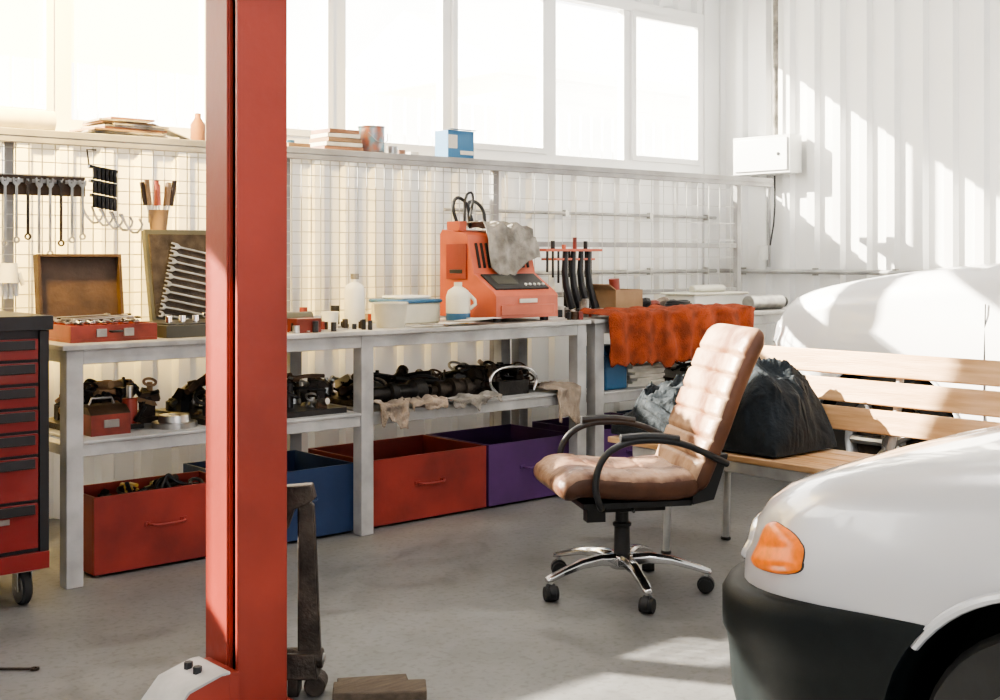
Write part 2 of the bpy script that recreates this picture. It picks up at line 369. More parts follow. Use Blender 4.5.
b=B('bottle_jack'); b.box((2.20,4.74,ZS+.01),(.08,.09,.02),'blackmetal'); b.cyl((2.20,4.74,ZS+.02),(2.20,4.74,ZS+.12),.030,'red'); b.cyl((2.20,4.74,ZS+.12),(2.20,4.74,ZS+.17),.014,'steel'); b.cyl((2.21,4.71,ZS+.03),(2.23,4.67,ZS+.09),.010,'blackmetal'); b.done(bevel=.002)

def rag(name,x0,x1,yt,ye,zt,drop,k,seed=0,amp=.012,top=.1,nu=44,jg=.06):
    b=B(name); L=(yt-ye)+drop
    def fn(u,v):
        x=x0+(x1-x0)*u; jag=jg*noise.noise(Vector((u*3*(x1-x0)/.3+seed,seed,0)))+jg*.4*noise.noise(Vector((u*11*(x1-x0)/.3,seed,4)))
        s=v*(L+jag); fold=amp*math.sin(u*14*(x1-x0)/.4+seed+3*noise.noise(Vector((u*4,v*2,seed))))+amp*1.1*noise.noise(Vector((u*9,v*5,seed)))
        if s<yt-ye:
            return (x+.01*noise.noise(Vector((v*4,seed,u*3))),yt-s+.02*noise.noise(Vector((u*8,v*3,seed))),zt+amp*2+.006+fold*.9)
        h=s-(yt-ye); q=min(1,h/.03)
        return (x+(.5-u)*h*.15,ye-.014-amp*1.6-fold*.85*q-.004+.0*q,zt+amp*2+.006+fold*.5*(1-q)-h)
    b.grid(fn,nu,34,k); return b.done(solid=.004,sharp=180)
rag('cleaning_rag',3.24,3.40,4.60,YF1,ZS,.09,'ragbeige',1)
rag('cleaning_rag',3.42,3.62,4.58,YF1,ZS,.04,'ragbeige',2,.012)
rag('cleaning_rag',3.66,3.96,4.585,YF1,ZS,.03,'raggrey',3,.010)
rag('cleaning_rag',4.33,4.49,4.66,YF1,ZS,.17,'ragbeige',4)
rag('orange_towel',4.68,5.90,4.70,YF1-.015,HB,.28,'orangetowel',5,.014,nu=120,jg=.045)

b=B('blue_canister'); b.b2((4.76,4.56,ZS-.02),(4.93,4.76,ZS+.16),'blue'); b.prism([(4.56,ZS+.16),(4.60,ZS+.21),(4.72,ZS+.21),(4.76,ZS+.16)],4.77,4.92,'blue'); b.cyl((4.80,4.66,ZS+.21),(4.80,4.66,ZS+.24),.022,'black'); b.done(bevel=.012,seg=3)
b=B('paper_stack'); 
for i in range(7): b.box((5.12,4.68,ZS-.02+.008+i*.016),(.26,.2,.014),'paper',rot=(0,0,.08*((i*37)%5-2)))
b.done()
parts_heap('spare_parts',5.35,6.4,4.60,5.05,ZS-.02,.16,30,('iron','steel','black','paper'),9)

def wrench(b,p,L,ang_m,k='steel',w=.011):
    old=b.M; b.M=old@Matrix.Translation(Vector(p))@ang_m.to_4x4()
    b.box((L/2,0,0),(L*.82,w*.8,.004),k)
    r=w*1.05; seg=12
    ring=[]
    for rr,z in((r,-.003),(r,.003),(r*.55,.003),(r*.55,-.003)):
        ring.append([(L-r+rr*math.cos(2*math.pi*i/seg),rr*math.sin(2*math.pi*i/seg),z) for i in range(seg)])
    ring.append(ring[0]); b.ring_loft(ring,k,cap=False)
    b.prism([(L*.1,w*.4),(L*.06,w*1.1),(-L*.02,w*1.25),(-L*.03,w*.6),(L*.03,w*.4),(L*.03,-w*.4),(-L*.03,-w*.6),(-L*.02,-w*1.25),(L*.06,-w*1.1),(L*.1,-w*.4)],-.003,.003,k,'Z')
    b.M=old
def mrot(x,y,z): return Euler((x,y,z)).to_matrix()
def mframe(xd,yd):
    x=Vector(xd).normalized(); y=Vector(yd); y=(y-x*y.dot(x)).normalized(); z=x.cross(y)
    return Matrix((x,y,z)).transposed()
DOWN=mframe((0,0,-1),(1,0,0))

ym=YR1-.0
b=B('wrench_rack'); b.b2((1.62,ym-.035,1.48),(2.18,ym-.005,1.56),'casebrown'); b.b2((1.62,ym-.05,1.53),(2.18,ym-.035,1.545),'steelpaint')
for i in range(12):
    x=1.65+i*.046; L=.33-.014*(i%7)-.03*(i>8)
    b.cyl((x,ym-.075,1.535),(x,ym-.035,1.535),.003,'steel',seg=6)
    wrench(b,(x,ym-.065,1.54),L,DOWN,'steel' if i%3 else 'iron',.0135)
b.done()
b=B('socket_rail_set')
for j in range(3):
    z=1.60-j*.06; x0=2.20
    b.box((2.26,ym-.03,z),(.13-.01*j,.02,.012),'black',rot=(0,.15,0))
    for i in range(6):
        b.cyl((x0+.015+i*.018,ym-.05,z-.004-i*.0028+.01),(x0+.015+i*.018,ym-.05,z-.045-i*.0028),.009,'blackmetal',seg=8)
b.tube([(2.2,ym-.03,1.60),(2.19,ym-.03,1.68),(2.23,ym-.03,1.68)],.004,'black'); b.done()
b=B('hook_spanners')
for i in range(5):
    x=2.17+i*.045; z=1.45-.01*i
    b.tube([(x,ym-.02,z),(x+.01,ym-.04,z-.05),(x+.05,ym-.04,z-.09),(x+.09,ym-.04,z-.05),(x+.07,ym-.04,z-.02)],.005,'steel',sm=1)
b.done()
b=B('screwdriver_holder')
b.lathe((2.50,ym-.06,1.33),[(.025,0),(.035,.01),(.045,.10),(.04,.10),(.03,.02),(0,.02)],'cardboard')
for i in range(9):
    a=i*.75; x=2.50+.028*math.cos(a); y=ym-.06+.028*math.sin(a); dx=.03*math.cos(a)
    b.cyl((x,y,1.36),(x+dx,y,1.48),.004,'steel',seg=6); b.cyl((x+dx,y,1.45),(x+dx*1.6,y,1.54+.01*(i%3)),.011,['casebrown','cardboard','orange','cardboard'][i%4],seg=8)
b.box((2.5,ym-.01,1.40),(.04,.02,.05),'steelpaint'); b.done()
b=B('work_glove'); b.M=Matrix.Translation((1.86,ym-.03,1.12))
b.tube([(0,0,.08),(0,0,0)],[.035,.042],'plasticwhite',seg=12)
for i in range(4): b.tube([(-.032+i*.021,0,.01),(-.034+i*.022,0,-.07+abs(i-1.5)*.01)],[.012,.009],'plasticwhite')
b.tube([(.04,0,.04),(.06,0,-.01)],[.012,.009],'plasticwhite'); b.done()

# ---------------------------------------------------------------- shelf items
ZT=1.735
b=B('paper_roll'); b.cyl((1.72,5.09,ZT+.045),(2.02,5.07,ZT+.045),.045,'paper',seg=24); b.cyl((1.715,5.09,ZT+.045),(2.025,5.07,ZT+.045),.016,'cardboard'); b.done()
b=B('magazine_pile')
rn=random.Random(2)
for i in range(9): b.box((2.33+rn.uniform(-.05,.05),5.10+rn.uniform(-.01,.01),ZT+.005+i*.0085),(.36-i*.02,.2,.008),rn.choice(['paper','cardboard','raggrey','tin','book']),rot=(0,0,rn.uniform(-.12,.12)))
b.box((2.52,5.08,ZT+.035),(.2,.12,.004),'paper',rot=(0,.28,.1)); b.done()
b=B('oil_bottle'); b.lathe((2.68,5.08,ZT),[(.0,0),(.03,0),(.033,.01),(.033,.08),(.014,.11),(.014,.13),(0,.13)],'book'); b.done()
b=B('spray_can'); b.lathe((3.02,5.08,ZT),[(0,0),(.03,0),(.032,.005),(.032,.13),(.02,.15),(.02,.17),(0,.17)],'tin'); b.done()
b=B('book_stack')
for i,(k,h) in enumerate([('book',.02),('paper',.025),('cardboard',.02),('paper',.03),('book',.014)]):
    b.box((3.42,5.09,ZT+.01+i*.021),(.22-.012*i,.16,.019),k,rot=(0,0,.04*(i%3-1)))
b.done(bevel=.001)
b=B('paint_tin'); b.lathe((3.62,5.07,ZT),[(0,0),(.062,0),(.065,.004),(.065,.125),(.068,.128),(.068,.134),(.06,.134),(.058,.128),(0,.128)],'tin'); b.tube([(3.56,5.01,ZT+.1),(3.60,4.99,ZT+.05),(3.66,4.99,ZT+.05),(3.69,5.03,ZT+.1)],.002,'steel',sm=1); b.done()
b=B('small_tin'); b.lathe((3.76,5.09,ZT),[(0,0),(.03,0),(.03,.045),(0,.045)],'steel'); b.cyl((3.82,5.09,ZT),(3.82,5.09,ZT+.03),.02,'book'); b.box((3.89,5.09,ZT+.012),(.05,.04,.024),'paper'); b.done()
b=B('blue_carton'); b.b2((4.06,5.01,ZT),(4.235,5.12,ZT+.145),'boxblue'); b.b2((4.062,5.006,ZT+.05),(4.12,5.01,ZT+.12),'paper'); b.prism([(5.0,ZT+.145),(4.985,ZT+.15),(5.01,ZT+.148)],4.06,4.235,'boxblue'); b.b2((4.14,5.006,ZT+.02),(4.23,5.01,ZT+.04),'paper'); b.done(bevel=.002)
b=B('small_parts_tray'); b.box((3.18,5.08,ZT+.012),(.12,.1,.024),'cardboard'); b.cyl((3.16,5.08,ZT+.024),(3.16,5.08,ZT+.04),.02,'blue'); b.done(bevel=.002)

# ---------------------------------------------------------------- bench-top items
H=HB
b=B('open_tool_case')
x0,x1,y0,y1=1.90,2.25,4.60,4.93
for q in(((x0,y0,H),(x1,y1,H+.012)),((x0,y0,H+.012),(x1,y0+.012,H+.065)),((x0,y1-.012,H+.012),(x1,y1,H+.065)),((x0,y0+.012,H+.012),(x0+.012,y1-.012,H+.065)),((x1-.012,y0+.012,H+.012),(x1,y1-.012,H+.065))): b.b2(*q,'boxred')
ang=-.12
b.M=Matrix.Translation((0,y1,H+.065))@Matrix.Rotation(ang,4,'X')
b.b2((x0,-.0,0),(x1,.012,.27),'casebrown')
b.b2((x0,-.035,0),(x0+.012,0,.27),'casebrown'); b.b2((x1-.012,-.035,0),(x1,0,.27),'casebrown'); b.b2((x0+.012,-.035,.258),(x1-.012,0,.27),'casebrown')
b.M=Matrix.Identity(4)
rn=random.Random(4)
for i in range(12): wrench(b,(x0+.03+rn.uniform(0,.02),y0+.03+i*.024,H+.070+.007*(i%3)),.26+rn.uniform(-.04,.04),mrot(rn.uniform(-.2,.2),-.03,rn.uniform(-.12,.12)),'steel' if i%4 else 'iron',.013)
for i in range(6): b.cyl((x0+.05+i*.045,y0+.02,H+.07),(x0+.05+i*.045,y0+.05,H+.075),.012,'chrome',seg=10)
b.b2((x0+.1,y0-.008,H+.02),(x0+.14,y0,H+.05),'steel'); b.b2((x1-.14,y0-.008,H+.02),(x1-.1,y0,H+.05),'steel')
b.tube([(x0+.155,y0,H+.04),(x0+.155,y0-.025,H+.04),(x1-.155,y0-.025,H+.04),(x1-.155,y0,H+.04)],.005,'black')
b.done(bevel=.002)
b=B('wrench_set_case')
x0,x1,y0,y1=2.30,2.82,4.62,4.95
b.b2((x0,y0,H),(x1,y1,H+.05),'casedark'); b.b2((x0+.02,y0+.02,H+.05),(x1-.02,y1-.02,H+.056),'black')
b.M=Matrix.Translation((0,y1,H+.05))@Matrix.Rotation(-.2,4,'X')
b.b2((x0+.10,0,0),(x1,.03,.40),'casedark'); b.b2((x0+.115,-.006,.02),(x1-.02,0,.38),'iron')
for i in range(10):
    wrench(b,(x0+.13+i*.010,-.014,.03+i*.033),.20+.017*i,mframe((1,0,-.22),(0,0,1)),'steel',.012)
b.M=Matrix.Identity(4)
for i in range(6): b.cyl((x0+.06+i*.06,y0+.1,H+.056),(x0+.06+i*.06,y0+.1,H+.085),.014,'chrome',seg=12)
b.done(bevel=.002)
b=B('loose_sockets')
rn=random.Random(12)
for i in range(30):
    x=rn.uniform(2.86,3.28); y=rn.uniform(4.55,4.80)
    r=rn.uniform(.008,.016); b.cyl((x,y,H),(x,y,H+rn.uniform(.015,.05)),r,rn.choice(['steel','iron','black','boxred','casebrown']),seg=10)
for i in range(4): wrench(b,(2.84+i*.08,4.55+i*.015,H+.006),.16,mrot(0,0,rn.uniform(-.3,.9)),'steel',.011)
b.box((2.93,4.60,H+.03),(.12,.08,.06),'boxred'); b.done()
b=B('impact_wrench'); b.cyl((3.02,4.92,H+.04),(3.15,4.88,H+.04),.033,'casedark'); b.cyl((3.15,4.88,H+.04),(3.19,4.868,H+.04),.014,'steel'); b.tube([(3.04,4.91,H+.03),(3.06,4.83,H+.02)],.017,'black'); b.cyl((3.02,4.92,H),(3.02,4.92,H+.03),.02,'casedark'); b.done(bevel=.003)
b=B('spray_bottle'); b.lathe((3.36,4.84,H),[(0,0),(.044,0),(.048,.008),(.048,.17),(.04,.19),(.018,.205),(.016,.22),(0,.22)],'plasticwhite'); b.cyl((3.36,4.84,H+.22),(3.36,4.84,H+.245),.02,'raggrey'); b.done()
b=B('plastic_tub'); b.lathe((3.42,4.64,H),[(0,0),(.06,0),(.065,.005),(.078,.105),(.082,.11),(.082,.116),(.074,.116),(.06,.02),(0,.02)],'plasticclear',seg=32); b.done()
b=B('margarine_tub'); b.lathe((3.25,4.88,H),[(0,0),(.035,0),(.042,.07),(.038,.07),(.03,.01),(0,.01)],'plasticwhite'); b.done()
b=B('storage_crate'); b.b2((3.58,4.80,H),(3.84,5.02,H+.10),'plasticclear'); b.b2((3.57,4.79,H+.10),(3.85,5.03,H+.118),'blue'); b.b2((3.62,4.82,H+.118),(3.8,4.99,H+.135),'plasticwhite'); b.done(bevel=.008)
b=B('coolant_jug'); b.lathe((3.88,4.71,H),[(0,0),(.055,0),(.06,.008),(.06,.05),(.06,.13),(.05,.16),(.02,.18),(.02,.2),(0,.2)],'yellow',ks=['yellow','yellow','blue','plasticclear','plasticclear','plasticclear','plasticclear','blue']); b.tube([(3.93,4.68,H+.07),(3.96,4.66,H+.1),(3.92,4.69,H+.15)],.009,'plasticclear',sm=1); b.done()
rn=random.Random(9)
b=B('bench_papers')
for i in range(9): b.box((3.57+i*.045+rn.uniform(-.02,.02),4.56+rn.uniform(0,.03),H+.004+.003*i),(.15,.08,.002),rn.choice(['paper','plasticwhite','raggrey']),rot=(0,0,rn.uniform(-.4,.4)))
b.done()
# charger station
b=B('battery_charger')
X0,X1=4.03,4.45; y0,y1=4.60,5.04
prof=[(y0,H+.02),(y0,H+.13),(y0+.02,H+.15),(y0+.17,H+.24),(y0+.22,H+.43),(y0+.24,H+.445),(y1-.02,H+.465),(y1,H+.44),(y1,H+.02)]
b.prism(prof,X0,X1,'orange')
for (px,py) in((X0+.05,y0+.05),(X1-.05,y0+.05),(X0+.05,y1-.05),(X1-.05,y1-.05)): b.cyl((px,py,H),(px,py,H+.021),.022,'black')
sl=math.atan2(.09,.15)
b.box(((X0+X1)/2,y0+.094,H+.198),(.36,.14,.01),'black',rot=(sl,0,0)); b.box((X0+.14,y0+.097,H+.207),(.14,.08,.004),'casedark',rot=(sl,0,0))
for i in range(5): b.cyl((X0+.25+.03*i,y0+.06,H+.180),(X0+.25+.03*i,y0+.055,H+.189),.008,'plasticwhite',seg=10)
for i in range(11): b.box((X0+.045+i*.033,y0+.192,H+.33),(.014,.012,.13),'blackmetal',rot=(-.255,0,0))
b.box(((X0+X1)/2,y0-.004,H+.06),(.36,.008,.05),'orange')
b.box((X0+.21,y0-.006,H+.105),(.12,.006,.02),'paper')
b.box((X0-.004,y0+.3,H+.3),(.008,.16,.18),'red')
b.box((X0-.008,y0+.3,H+.25),(.006,.1,.02),'black')
b.box((X0+.03,y1-.1,H+.48),(.05,.1,.05),'orange')
b.done(bevel=.006)
b=B('cleaning_rag')
def fn(u,v):
    x=4.13+.3*u+.01*noise.noise(Vector((u*5,v*4,1))); s=v*.42; f=.014*math.sin(u*17+3*v)+.012*noise.noise(Vector((u*6,v*6,3)))
    if s<.20: return (x,5.01-s,H+.49+f)
    h=s-.20; return (x+.03*u,4.805-h*.25-abs(f)*.7,H+.48-h*.95+f*.3-(.05*math.sin(u*5) if h>.1 else 0))
b.grid(fn,36,30,'raggrey'); b.done(solid=.004,sharp=180)
b=B('charger_cables')
b.tube([(4.10,4.97,H+.47),(4.06,4.98,H+.58),(4.10,4.99,H+.64),(4.16,4.97,H+.60),(4.16,4.95,H+.47)],.009,'black',sm=2)
b.tube([(4.18,4.95,H+.49),(4.15,4.97,H+.60),(4.22,4.99,H+.62),(4.27,4.97,H+.57),(4.26,4.95,H+.49)],.009,'black',sm=2)
b.tube([(4.14,4.94,H+.49),(4.19,4.95,H+.66),(4.13,4.96,H+.65),(4.12,4.95,H+.49)],.007,'black',sm=2); b.done()
b=B('tool_stand'); cx,cy=4.84,4.94
b.box((cx,cy,H+.01),(.2,.16,.02),'blackmetal'); b.cyl((cx,cy,H+.02),(cx,cy,H+.36),.012,'blackmetal')
b.box((cx,cy,H+.36),(.44,.14,.014),'orange'); b.box((cx+.02,cy,H+.31),(.3,.12,.012),'orange')
for i in range(9):
    x=cx-.17+i*.042; b.cyl((x,cy-.03,H+.36),(x,cy-.03,H+.36-.12-.03*(i%3)),.007,'black',seg=6)
    if i%2: b.cyl((x,cy-.03,H+.367),(x,cy-.03,H+.39+.02*(i%3)),.012,['orange','black','boxred'][i%3],seg=8)
for i in range(4): b.tube([(cx-.05+i*.06,cy-.05,H+.36),(cx-.07+i*.06,cy-.06,H+.2),(cx-.02+i*.06,cy-.07,H+.04)],[.014,.024],'black',sm=1)
b.done(bevel=.001)
b=B('cardboard_box'); 
for q in(((5.05,4.76,H),(5.27,4.94,H+.01)),((5.05,4.76,H+.01),(5.27,4.768,H+.14)),((5.05,4.932,H+.01),(5.27,4.94,H+.14)),((5.05,4.768,H+.01),(5.058,4.932,H+.14)),((5.262,4.768,H+.01),(5.27,4.932,H+.14))): b.b2(*q,'cardboard')
b.box((5.03,4.85,H+.155),(.06,.17,.006),'cardboard',rot=(0,.5,0)); b.cyl((5.14,4.84,H+.01),(5.12,4.84,H+.2),.03,'boxred'); b.done()
b=B('glove_pile')
for i in range(5):
    x=5.33+i*.08; b.tube([(x,4.94,H+.03),(x+.04,4.88,H+.05+.02*(i%2)),(x+.08,4.94,H+.03)],[.03,.025],['raggrey','black','boxred','ragbeige','black'][i],sm=2)
b.done()
b=B('clear_tray'); b.b2((5.80,4.82,H),(6.3,5.08,H+.02),'plasticclear'); b.b2((5.81,4.83,H+.02),(6.29,5.07,H+.09),'plasticwhite'); b.b2((5.79,4.81,H+.09),(6.31,5.09,H+.105),'plasticclear'); b.cyl((5.9,4.93,H+.125),(6.2,4.93,H+.125),.025,'plasticclear'); b.done(bevel=.01)
b=B('steel_thermos'); b.cyl((6.1,4.66,H+.045),(6.42,4.66,H+.045),.045,'steel',seg=20); b.cyl((6.42,4.66,H+.045),(6.46,4.66,H+.045),.035,'black'); b.done(bevel=.004)
b=B('cable_coil')
for i in range(5):
    b.tube([(5.60+(.14-.012*i)*math.cos(a*.5),4.78+(.05-.004*i)*math.sin(a*.5),H+.012+.012*i+.004*math.sin(a)) for a in range(13)],.007,'black',sm=1)
b.done()
b=B('small_parts_clutter'); rn=random.Random(31)
for i in range(56):
    x=rn.uniform(4.50,5.0) if i<22 else rn.uniform(2.86,3.98); y=rn.uniform(4.74,4.82) if x>4.62 else rn.uniform(4.56,4.70) if x>4.48 else rn.uniform(5.04,5.12)
    k=rn.choice(['iron','steel','casebrown','black','boxred','paper','raggrey'])
    if i%3: b.box((x,y,H+.02),(rn.uniform(.015,.05),rn.uniform(.015,.04),.04),k,rot=(0,0,rn.uniform(0,3)))
    else: b.cyl((x,y,H),(x,y,H+rn.uniform(.03,.10)),rn.uniform(.01,.022),k,seg=10)
b.done()

# ---------------------------------------------------------------- wall fittings
b=B('fuse_box'); b.b2((XR-.17,5.02,1.79),(XR-.037,5.50,2.05),'plasticwhite'); b.b2((XR-.18,5.04,1.81),(XR-.17,5.48,2.03),'frame'); b.cyl((XR-.185,5.11,1.92),(XR-.18,5.11,1.92),.012,'black'); b.done(bevel=.008)
b=B('conduit_pipe')
b.cyl((XR-.057,5.28,1.15),(XR-.057,5.28,1.785),.014,'steelpaint'); b.cyl((XR-.058,5.22,2.055),(XR-.058,5.22,HC),.018,'raggrey')
b.tube([(XR-.06,5.7,1.12),(XR-.06,4.0,1.12)],.016,'steelpaint'); b.cyl((XR-.075,5.31,1.20),(XR-.075,5.31,1.30),.035,'plasticwhite')
b.tube([(XR-.07,5.22,1.78),(XR-.08,5.21,1.5),(XR-.08,5.25,1.3)],.006,'black',sm=1)
for y in(5.5,4.9,4.3): b.box((XR-.055,y,1.12),(.03,.03,.05),'steel')
b.done()
b=B('conduit_pipe'); b.cyl((4.6,YB-.06,1.12),(7.1,YB-.06,1.12),.014,'steelpaint'); b.cyl((4.6,YB-.06,1.5),(7.1,YB-.06,1.5),.01,'steelpaint')
for x in(4.8,5.6,6.4,7.0): b.box((x,YB-.055,1.12),(.03,.03,.05),'steel'); b.box((x,YB-.055,1.5),(.03,.03,.04),'steel')
b.done()

# ---------------------------------------------------------------- tool chest
b=B('tool_chest'); x0,x1,y0,y1=1.04,1.725,4.36,4.82
b.b2((x0,y0+.021,.13),(x1,y1,.97),'black'); b.b2((x0-.01,y0-.01,.97),(x1+.01,y1+.01,1.02),'black')
b.b2((x0,y0+.004,.19),(x0+.028,y0+.02,.968),'black'); b.b2((x1-.033,y0+.004,.19),(x1,y0+.02,.968),'black')
zs=[.945,.862,.779,.696,.613,.53,.37,.20]
for i in range(7):
    zt,zb=zs[i]-.006,zs[i+1]+.006
    b.b2((x0+.03,y0,zb),(x1-.040,y0+.02,zt),'chestred')
    b.b2((x0+.05,y0-.014,zt-.034),(x1-.055,y0,zt-.004),'black'); b.b2((x0+.05,y0-.016,zt-.037),(x1-.055,y0-.010,zt-.033),'blackmetal')
b.b2((x0,y0,.13),(x1,y0+.02,.19),'chestred')
b.b2((x1-.20,y0-.003,.30),(x1-.14,y0,.32),'steel')
for x in(x0+.07,x1-.07):
    for y in(y0+.07,y1-.07):
        b.box((x,y,.124),(.09,.07,.011),'steel')
        b.box((x-.025,y,.09),(.004,.05,.08),'steel'); b.box((x+.025,y,.09),(.004,.05,.08),'steel')
        b.lathe((x,y,.06),[(0,-.018),(.03,-.018),(.052,-.018),(.06,-.012),(.06,.012),(.052,.018),(.03,.018),(0,.018)],'rubber','X',ks=['steel','steel','rubber','rubber','rubber','rubber','steel'])
        b.cyl((x-.03,y,.06),(x+.03,y,.06),.008,'steel')
b.done(bevel=.003)

# ---------------------------------------------------------------- car lift post
x0,y0=1.662,2.932; w=.152; wy=.175
b=B('car_lift_post'); t=.014
b.b2((x0,y0,.02),(x0+w,y0+t,3.6),'red')
b.b2((x0,y0+.046,.02),(x0+t,y0+wy,3.6),'red')
b.b2((x0+w-t,y0+t,.02),(x0+w,y0+wy,3.6),'red')
b.b2((x0+t,y0+wy-t,.02),(x0+w-t,y0+wy,3.6),'red')
b.b2((x0+.03,y0+.035,.02),(x0+.06,y0+wy-t,3.6),'blackmetal')
b.b2((x0-.006,y0+.046,.02),(x0-.0002,y0+.058,3.6),'red')
z=.1
while z<3.5:
    b.box((x0+.020,y0+.030,z),(.010,.005,.02),'iron'); b.box((x0+.016,y0+.030,z+.02),(.006,.016,.024),'blackmetal'); z+=.04
b.b2((x0-.03,y0-.03,0),(x0+w+.02,y0+wy+.06,.02),'red')
for dx,dy in((-.015,wy+.04),(w+.0,wy+.04)): b.cyl((x0+dx,y0+dy,.02),(x0+dx,y0+dy,.045),.015,'steel',seg=6)
b.b2((x0-.02,y0-.02,3.6),(x0+w+.02,y0+wy+.02,3.66),'red')
b.done(bevel=.003)
b=B('lift_foot_bracket'); e=x0-.035
pl=[(x0-.23,0),(x0-.23,.03),(x0-.15,.115),(x0-.06,.14),(e,.14),(e,0)]
b.prism(pl,y0-.02,y0-.008,'red','Y'); b.prism(pl,y0+.13,y0+.142,'red','Y')
b.prism([(x0-.23,.03),(x0-.232,.036),(x0-.153,.122),(x0-.06,.147),(e,.147),(e,.14),(x0-.06,.14),(x0-.15,.115)],y0-.024,y0+.146,'steelpaint','Y')
b.b2((e,y0-.02,.021),(x0-.007,y0+.142,.14),'red')
for q in(.05,.10): b.cyl((x0-.09,y0+q,.13),(x0-.09,y0+q,.155),.012,'black',seg=6)
b.b2((x0-.17,y0-.022,.02),(x0-.1,y0-.0205,.08),'steelpaint')
b.done(bevel=.002)
b=B('lift_arm'); cx,cy=1.915,3.0
b.M=Matrix.Translation((cx,cy,0))@Matrix.Rotation(R(-41.4),4,'Z')
b.prism([(-.02,.10),(.045,.10),(.025,.53),(-.012,.56),(-.02,.53)],-.015,.015,'iron','Y')
b.prism([(-.07,.555),(-.055,.585),(.02,.590),(.03,.55),(.0,.53),(-.03,.52),(-.05,.46),(-.068,.47)],-.022,.022,'iron','Y')
b.box((-.01,0,.085),(.10,.09,.07),'iron',taper=.8); b.cyl((-.055,0,.10),(.05,0,.10),.028,'iron'); b.cyl((-.06,0,.1),(.055,0,.1),.014,'steel')
b.cyl((.03,-.035,.03),(.03,.035,.03),.03,'iron'); b.box((-.03,0,.04),(.03,.07,.08),'iron')
b.done(bevel=.004)
b=B('wooden_plank'); b.M=Matrix.Translation((2.06,2.845,0))@Matrix.Rotation(R(-36),4,'Z'); b.box((0,0,.014),(.26,.10,.027),'oldwood'); b.box((-.02,.085,.010),(.20,.06,.019),'oldwood',rot=(0,0,.1)); b.done(bevel=.004)
b=B('wrench'); wrench(b,(1.30,3.80,.005),.17,mrot(0,0,-.72),'iron',.013); b.done()

# ---------------------------------------------------------------- office chair (local +x = front)
ch=empty('office_chair',(3.378,3.153,0),R(150.5))
def cushion(name,path,width,th,k,kback,grooves,parent,gd=.18):
    pts=[Vector((p[0],0,p[1])) for p in path]
    for _ in range(3):
        n=[pts[0]]
        for a,c in zip(pts,pts[1:]): n+=[a*.75+c*.25,a*.25+c*.75]
        n.append(pts[-1]); pts=n
    L=[0]
    for a,c in zip(pts,pts[1:]): L.append(L[-1]+(c-a).length)
    N=84; rs=[]; ns=32
    def at(s):
        s*=L[-1]
        for i in range(len(pts)-1):
            if L[i+1]>=s: 
                f=(s-L[i])/max(1e-9,L[i+1]-L[i]); return pts[i].lerp(pts[i+1],f)
        return pts[-1]
    b=B(name)
    for i in range(N+1):
        s=i/N; p=at(s); d=(at(min(1,s+.02))-at(max(0,s-.02))).normalized(); nrm=Vector((0,1,0)).cross(d)
        if nrm.z<0 and abs(d.x)>.7: nrm=-nrm
        if abs(d.x)<=.7 and nrm.x<0: nrm=-nrm
        e=min(s,1-s)/.10; endf=(1-(1-min(1,e))**2)**.5 if e<1 else 1
        wf=.80+.20*endf; tf=max(.12,endf)
        g=1-gd*max(0,1-abs(((s*grooves)%1)-.5)*2*5) if grooves and .10<s<.92 else 1
        w=width(s) if callable(width) else width
        ring=[]
        for j in range(ns):
            a=2*math.pi*j/ns; ca,sa=math.cos(a),math.sin(a)
            yy=.5*w*wf*math.copysign(abs(ca)**.45,ca); tt=.5*th*tf*math.copysign(abs(sa)**.6,sa)
            if sa>0: tt*=g*(1-.30*(1-abs(yy/(.5*w)))**1.5)*(1+.06*noise.noise(Vector((s*9,yy*14,th))))
            ring.append(p+Vector((0,yy,0))+nrm*tt)
        rs.append(ring)
    vr=[[b.v(q) for q in r] for r in rs]
    for i in range(N):
        for j in range(ns):
            a=2*math.pi*(j+.5)/ns
            b.f([vr[i][j],vr[i][(j+1)%ns],vr[i+1][(j+1)%ns],vr[i+1][j]],k if math.sin(a)>.25 else kback)
    b.f(vr[0][::-1],k); b.f(vr[-1],k)
    return b.done(sharp=60,parent=parent)
cushion('seat',[(-.235,.420),(-.1,.408),(.08,.418),(.18,.435),(.245,.425),(.262,.375)],.45,.115,'leatherseat','leatherbrown',5,ch,.12)
cushion('backrest',[(-.205,.385),(-.25,.49),(-.30,.61),(-.355,.75),(-.41,.87),(-.465,.965)],lambda s:.46-.04*abs(s-.4),.10,'leather','leatherbrown',8,ch,.36)
b=B('frame'); 
for sg in(-1,1):
    y=sg*.250
    b.tube([(.13,sg*.18,.345),(.155,y,.355),(.180,y,.43),(.155,y,.53),(.075,y,.582),(-.04,y,.590),(-.15,y,.573),(-.26,y*.98,.52),(-.32,sg*.225,.49)],.0125,'black',seg=10,sm=3)
    b.tube([(.085,y,.597),(-.03,y,.603),(-.13,y,.588)],.014,'black',sm=1)
b.box((0.0,0,.350),(.40,.38,.02),'black'); b.box((-.02,0,.325),(.24,.16,.04),'blackmetal')
b.prism([(-.20,.345),(-.28,.36),(-.335,.52),(-.30,.52),(-.24,.40),(-.20,.38)],-.20,.20,'black','Y')
b.tube([(.02,-.08,.33),(.04,-.2,.33),(.05,-.27,.32)],.007,'black')
b.tube([(.0,.08,.335),(.02,.2,.33)],.006,'black'); b.box((.12,.05,.30),(.07,.05,.06),'black')
b.done(bevel=.004,parent=ch)
b=B('gas_column'); b.lathe((0,0,0),[(0,.10),(.032,.10),(.034,.13),(.030,.14),(.028,.235),(.034,.24),(.034,.25),(.024,.255),(.024,.29),(.045,.30),(.045,.315),(0,.315)],'black'); b.done(parent=ch)
b=B('star_base'); b.lathe((0,0,0),[(0,.085),(.045,.085),(.05,.10),(.045,.135),(.036,.14),(0,.14)],'chrome')
